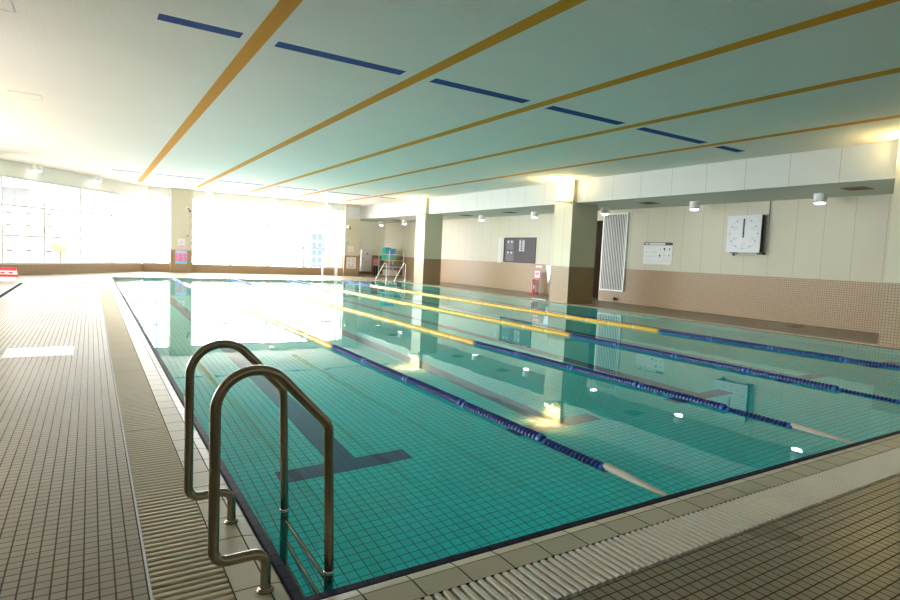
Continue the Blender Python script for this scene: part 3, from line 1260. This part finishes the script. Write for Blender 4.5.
t = thing('pink_signboard', 'round-topped pink sign on a stand beside the white cabinet', 'sign', (15.22, 32.6, 0))
bb = MB()
bb.prism([(-.22, 0, .60), (.22, 0, .60), (.22, 0, 1.0), (.12, 0, 1.10), (-.12, 0, 1.10), (-.22, 0, 1.0)], (0, .03, 0))
bb.build('sign_panel', M['pink'], t)
bb = MB()
bb.box(-.12, -.003, .84, .12, 0, .95)
bb.box(-.15, -.003, .68, .15, 0, .74)
bb.build('print', M['paper'], t)
bb = MB()
bb.box(-.12, .005, 0.0, -.05, .03, .60)
bb.box(.05, .005, 0.0, .12, .03, .60)
bb.box(-.2, -.12, 0.0, .2, .15, .03)
bb.build('stand', M['black'], t)

RX, RY = 15.5, 30.8
t = thing('equipment_rack', 'white wire shelf rack holding kickboards by the far right wall', 'rack', (RX, RY, 0))
bb_posts = ((-.55, -.75), (.45, -.75), (-.55, .75), (.45, .75))
for (px_, py_) in bb_posts:
    bb = MB()
    bb.tube([(px_, py_, 0), (px_, py_, 1.62)], .022, 10)
    bb.build('post', M['white_metal'], t)
for zz in (.10, .62, 1.02, 1.40):
    bb = MB()
    for yy in (-.75, .75):
        bb.box(-.55, yy - .012, zz - .015, .45, yy + .012, zz + .015)
    for k in range(9):
        xx = -.55 + k * .125
        bb.box(xx - .01, -.74, zz - .01, xx + .01, .74, zz + .01)
    bb.build('shelf', M['white_metal'], t)


def boards(name, label, cat, x, y, z, n, mat, grp, L_=.45, W_=.36, T_=.05):
    for k in range(n):
        bb = MB()
        bb.bev(-W_ / 2, y * 0 - T_ / 2 + .003, 0, W_ / 2, T_ / 2 - .003, L_, .012)
        o = bb.build(name, mat, loc=(x, y + (k - (n - 1) / 2) * T_, z))
        tag(o, label, cat, grp)


boards('kickboard', 'green foam kickboard in the row on the top shelf of the rack', 'kickboard', RX - .25, RY + .32, 1.416, 12, M['green_foam'], 'green kickboards on the top shelf', .42)
boards('kickboard', 'blue foam kickboard in the row on the top shelf of the rack', 'kickboard', RX - .25, RY - .37, 1.416, 13, M['blue_foam'], 'blue kickboards on the top shelf', .34)
boards('kickboard', 'bright green kickboard in the row on the second shelf of the rack', 'kickboard', RX - .25, RY + .32, 1.036, 12, M['green_foam'], 'green kickboards on the second shelf', .33)
boards('kickboard', 'dull teal kickboard in the row on the second shelf of the rack', 'kickboard', RX - .25, RY - .37, 1.036, 12, M['teal_foam'], 'teal kickboards on the second shelf', .33)
for (yy, zz, lab, mt) in ((.35, .115, 'white plastic bin on the bottom shelf of the rack, left', M['paper']), (-.35, .115, 'pinkish white bin on the bottom shelf of the rack, right', plain('pale_pink_plastic', (.8, .7, .68), .5)), (.0, .635, 'shallow blue tray on the middle shelf of the rack', M['blue_foam'])):
    bb = MB()
    h = .30 if zz < .3 else .10
    bb.prism([(-.22, -.28, 0), (.22, -.28, 0), (.22, .28, 0), (-.22, .28, 0)], (0, 0, .02))
    for (a, c, e, f_) in ((-.22, -.28, -.2, .28), (.2, -.28, .22, .28), (-.2, -.28, .2, -.26), (-.2, .26, .2, .28)):
        bb.box(a, c, .02, e, f_, h)
    o = bb.build('storage_bin', mt, loc=(RX - .1, RY + yy, zz))
    tag(o, lab, 'bin')


# pool entry handrails at the far right
def entry_rail(x, y, label):
    tt = thing('entry_handrail', label, 'handrail', (x, y, 0))
    bb = MB()
    pts = [(0, 0, 0), (0, 0, .90), (-.12, 0, .94), (-.62, 0, .06), (-.62, 0, 0.0)]
    bb.tube(fillet(pts, (.05, .06, .03), 6), .022, 12)
    bb.build('rail', M['white_metal'], tt)
    for xx in (0, -.62):
        bb = MB()
        bb.lathe([(.05, 0.0), (.05, .012), (.03, .016)], (xx, 0, 0.001), n=16)
        bb.build('base_flange', M['steel_lite'], tt)


entry_rail(12.72, 25.75, 'white sloping handrail at the far pool corner, left one in front of the pink sign')
entry_rail(13.86, 25.75, 'white sloping handrail at the far pool corner, right one beside the rack')

# ------------------------------------------------------------------ column fittings by the windows
FYC = FAR - .3


def far_thing(name, label, cat, x, z, y=FYC, group=None):
    return thing(name, label, cat, (x, y, z), group=group)


t = far_thing('poster', 'blue and pink poster of six boxes on the tiled foot of the window column', 'poster', 3.22, .45)
bb = MB()
bb.box(-.27, -.012, 0, .27, 0, .68)
bb.build('sheet', M['lilac'], t)
bb = MB()
for i in range(2):
    for j in range(3):
        bb.box(-.24 + i * .25, -.0135, .12 + j * .14, -.01 + i * .25, -.012, .23 + j * .14)
bb.build('pink_box', M['magenta'], t)
bb = MB()
for i in range(2):
    for j in range(3):
        bb.box(-.20 + i * .25, -.0145, .155 + j * .14, -.09 + i * .25, -.0135, .195 + j * .14)
bb.box(-.2, -.0135, .58, .2, -.012, .63)
bb.build('lettering', M['pale_ink'], t)
bb = MB()
bb.box(-.27, -.0135, 0, .27, -.012, .09)
bb.build('footer_band', M['cyan'], t)


def small_notice(x, y, z, label):
    tt = far_thing('notice', label, 'sign', x, z, y)
    bb = MB()
    bb.box(-.17, -.01, 0, .17, 0, .42)
    bb.build('sheet', M['paper'], tt)
    bb = MB()
    bb.box(-.14, -.0115, .03, .14, -.01, .075)
    bb.build('red_lettering', M['magenta'], tt)
    bb = MB()
    bb.lathe([(.09, -.0115), (.09, -.010)], (0, 0, .24), axis='Y', n=20)
    bb.build('pictogram', M['pale_ink'], tt)


small_notice(3.23, FYC, 1.30, 'small white notice above the blue and pink poster')
small_notice(12.5, FAR - .2, 1.36, 'small white notice on the column at the right end of the windows')


def speaker_cam(x, y, z, label):
    tt = far_thing('security_camera', label, 'camera', x, z, y)
    bb = MB()
    bb.box(-.05, -.03, -.05, .05, 0, .08)
    bb.tube([(0, -.03, .02), (0, -.12, .0)], .018, 8)
    bb.build('mount', M['white_metal'], tt)
    bb = MB()
    bb.bev(-.07, -.32, -.07, .07, -.10, .06, .02)
    bb.build('camera_body', M['white_metal'], tt)
    bb = MB()
    bb.lathe([(.0, -.335), (.05, -.33), (.05, -.32)], (0, 0, -.005), axis='Y', n=16)
    bb.build('camera_lens', M['black'], tt)
    bb = MB()
    bb.lathe([(.04, -.06), (.055, -.09), (.05, -.15), (.0, -.17)], (.1, -.12, .02), n=14)
    bb.build('dome', M['black'], tt)


speaker_cam(3.5, FYC, 3.26, 'security camera high on the column between the windows')
speaker_cam(12.26, FAR - .2, 2.92, 'security camera on the column at the right end of the windows')


def switch(x, y, z, z2, label):
    tt = far_thing('switch_box', label, 'switch', x, z, y)
    bb = MB()
    bb.bev(-.055, -.05, -.07, .055, 0, .07, .008)
    bb.build('box_body', M['grey'], tt)
    bb = MB()
    bb.tube([(0, -.015, .07), (0, -.015, z2 - z)], .012, 6)
    bb.build('conduit', M['alu'], tt)


switch(3.5, FYC, 1.88, 3.16, 'grey switch box with a conduit on the column between the windows')
switch(12.24, FAR - .2, 1.96, 2.82, 'dark switch box on the column at the right end of the windows')
t = far_thing('notice_board', 'white notice with red dots on the tiled foot of the right window column', 'sign', 12.55, .45, FAR - .2)
bb = MB()
bb.box(-.3, -.012, 0, .3, 0, .68)
bb.build('sheet', M['paper'], t)
bb = MB()
for xx in (-.12, .1):
    bb.lathe([(.045, -.0135), (.045, -.012)], (xx, 0, .26), axis='Y', n=16)
bb.build('red_dot', M['magenta'], t)
bb = MB()
for (xx, zz, ww) in ((-.18, .42, .14), (.08, .42, .14), (-.2, .54, .1), (.06, .54, .12), (-.22, .12, .42), (-.22, .06, .42)):
    bb.box(xx, -.0135, zz, xx + ww, -.012, zz + .035)
bb.build('text_lines', M['ink'], t)

# grey air grille on top of the right window column
t = far_thing('air_grille', 'square grey air grille at the top of the right window column', 'grille', 12.6, 3.42, FAR - .2)
bb = MB()
bb.box(-.42, -.02, 0, .42, -.002, .66)
bb.build('grille_plate', M['alu'], t)
bb = MB()
for k in range(10):
    bb.box(-.38, -.028, .04 + k * .06, .38, -.02, .07 + k * .06)
bb.build('louvre', M['alu'], t)

# white tubular stand on the far deck
t = thing('tubular_stand', 'white tubular chair-like stand on the far pool edge', 'stand', (9.95, 26.9, 0))
for (xx, yy, hh) in ((-.45, -.3, .62), (.32, -.3, .62), (-.28, .3, 1.05), (.45, .3, 1.05)):
    bb = MB()
    bb.tube([(xx, yy, 0), (xx, yy, hh)], .03, 10)
    bb.build('leg', M['white_metal'], t)
bb = MB()
bb.tube([(-.28, .3, 1.04), (.45, .3, 1.04)], .03, 10)
bb.build('back_rail', M['white_metal'], t)
bb = MB()
bb.tube([(-.45, -.3, .60), (.32, -.3, .60), (.45, .3, .60), (-.28, .3, .60), (-.45, -.3, .60)], .025, 8)
bb.build('seat_frame', M['white_metal'], t)

# ------------------------------------------------------------------ left deck
t = thing('warning_board', 'low red and white lettered board at the left edge of the deck', 'sign', (-3.3, 21.2, 0), 0.0)
bb = MB()
bb.prism([(-.6, -.06, .14), (.58, -.06, .14), (.50, .10, .44), (-.6, .10, .44)], (0, .03, 0))
bb.build('board', M['red'], t)
bb = MB()
bb.prism([(-.6, -.042, .225), (.56, -.042, .225), (.53, .02, .335), (-.6, .02, .335)], (0, -.012, 0))
bb.build('white_band', M['paper'], t)
bb = MB()
for k in range(5):
    x = -.52 + k * .21
    bb.prism([(x, -.040, .25), (x + .12, -.040, .25), (x + .12, .006, .31), (x, .006, .31)], (0, -.016, 0))
bb.build('lettering', M['red'], t)
bb = MB()
bb.box(-.55, -.05, 0, .5, .10, .135)
bb.build('base', M['paper'], t)

t = thing('floor_drain', 'long narrow drain channel in the left deck near the edge', 'drain', (-2.56, 17.0, 0))
bb = MB()
bb.box(-.09, -3.4, 0, -.06, 3.4, .004)
bb.box(.06, -3.4, 0, .09, 3.4, .004)
bb.build('drain_frame', M['alu'], t)
bb = MB()
bb.box(-.06, -3.4, 0.0, .06, 3.4, .002)
bb.build('drain_slot', N('drain_slot_dark').set((.012, .011, .01), .9, spec=.05).m, t)

t = thing('floor_hatch', 'rectangular framed floor hatch in the left deck', 'hatch', (-1.27, 6.68, 0))
bb = MB()
hx, hy = .36, .36
bb.box(-hx, -hy, 0, hx, -hy + .02, .003)
bb.box(-hx, hy - .02, 0, hx, hy, .003)
bb.box(-hx, -hy + .02, 0, -hx + .02, hy - .02, .003)
bb.box(hx - .02, -hy + .02, 0, hx, hy - .02, .003)
bb.build('hatch_frame', M['steel_lite'], t)
bb = MB()
bb.box(-hx + .02, -hy + .02, 0, hx - .02, hy - .02, .002)
bb.build('hatch_cover', tiles('hatch_tile', (0.42, 0.40, 0.36), (0.12, .11, .09), .0575, .006, rough=.22, var=.1), t)

# ------------------------------------------------------------------ outside
b = MB()
b.quad((-120, 32, -9), (150, 32, -9), (150, 220, -9), (-120, 220, -9))
b.quad((-120, -40, -9), (-7, -40, -9), (-7, 32, -9), (-120, 32, -9))
o = b.build('street_ground', M['street'])
o['kind'] = 'structure'


def building(x, y, w_, d_, z1, cols, rows, wallm, winm, label, win=(1.2, 1.0), rz=0.0, zlo=-6):
    tt = thing('building', label, 'building', (x, y, -9), rz)
    bb = MB()
    bb.box(-w_ / 2, 0, 0, w_ / 2, d_, z1 + 9)
    bb.build('facade', wallm, tt)
    bb = MB()
    bb.box(-w_ / 2 - .15, -.15, z1 + 9, w_ / 2 + .15, d_ + .15, z1 + 9.4)
    bb.build('roof_edge', wallm, tt)
    for i in range(cols):
        for j in range(rows):
            cx_ = -w_ / 2 + (i + .5) * w_ / cols
            zz = zlo + 9 + (j + .3) * (z1 - zlo) / rows
            bb = MB()
            bb.box(cx_ - win[0] / 2, -.06, zz, cx_ + win[0] / 2, 0, zz + win[1])
            bb.build('building_window', winm, tt)


building(-6.6, 78, 5.4, 8, 5.0, 3, 5, M['bldg'], M['bldg_win'], 'pale apartment block seen through the left window', (.55, .22), zlo=-2)
building(-12.3, 130, 3.8, 8, 10.0, 5, 14, M['bldg_blue'], M['bldg_win'], 'bluish high block at the top left of the left window', (.35, .6))
building(-.4, 62, 3.2, 6, .9, 2, 2, M['bldg'], M['bldg_win'], 'low pale house seen through the middle of the left window', (.45, .3))
building(38.4, 112, 2.4, 6, 4.6, 2, 7, M['bldg_blue'], M['tower_win'], 'narrow bluish tower seen at the right end of the far window', (.7, 1.0))
building(41.4, 112, 2.4, 6, 4.2, 2, 7, M['bldg'], M['tower_win'], 'pale glazed tower beside the bluish tower through the far window', (.7, 1.0))

t = thing('tree', 'small green tree seen through the left window', 'tree', (-2.75, 52, -8.5))
bb = MB()
bb.tube([(0, 0, 0), (.1, 0, 4), (0, .1, 9.5)], [.18, .14, .05], 8)
bb.build('trunk', M['bark'], t)
bb = MB()
rr = random.Random(5)
for k in range(420):
    a, e = rr.uniform(0, 2 * PI), rr.uniform(-1, 1)
    rad = .62 * rr.random() ** .4
    c = Vector((rad * math.cos(a) * math.sqrt(1 - e * e), rad * math.sin(a) * math.sqrt(1 - e * e), 9.3 + rad * e * .8))
    s = rr.uniform(.08, .18)
    n1 = Vector((rr.uniform(-1, 1), rr.uniform(-1, 1), rr.uniform(-1, 1))).normalized()
    n2 = n1.orthogonal().normalized()
    bb.add([c + n1 * s, c + n2 * s * .5, c - n1 * s, c - n2 * s * .5], [(0, 1, 2, 3)])
bb.build('crown', M['leaf'], t)
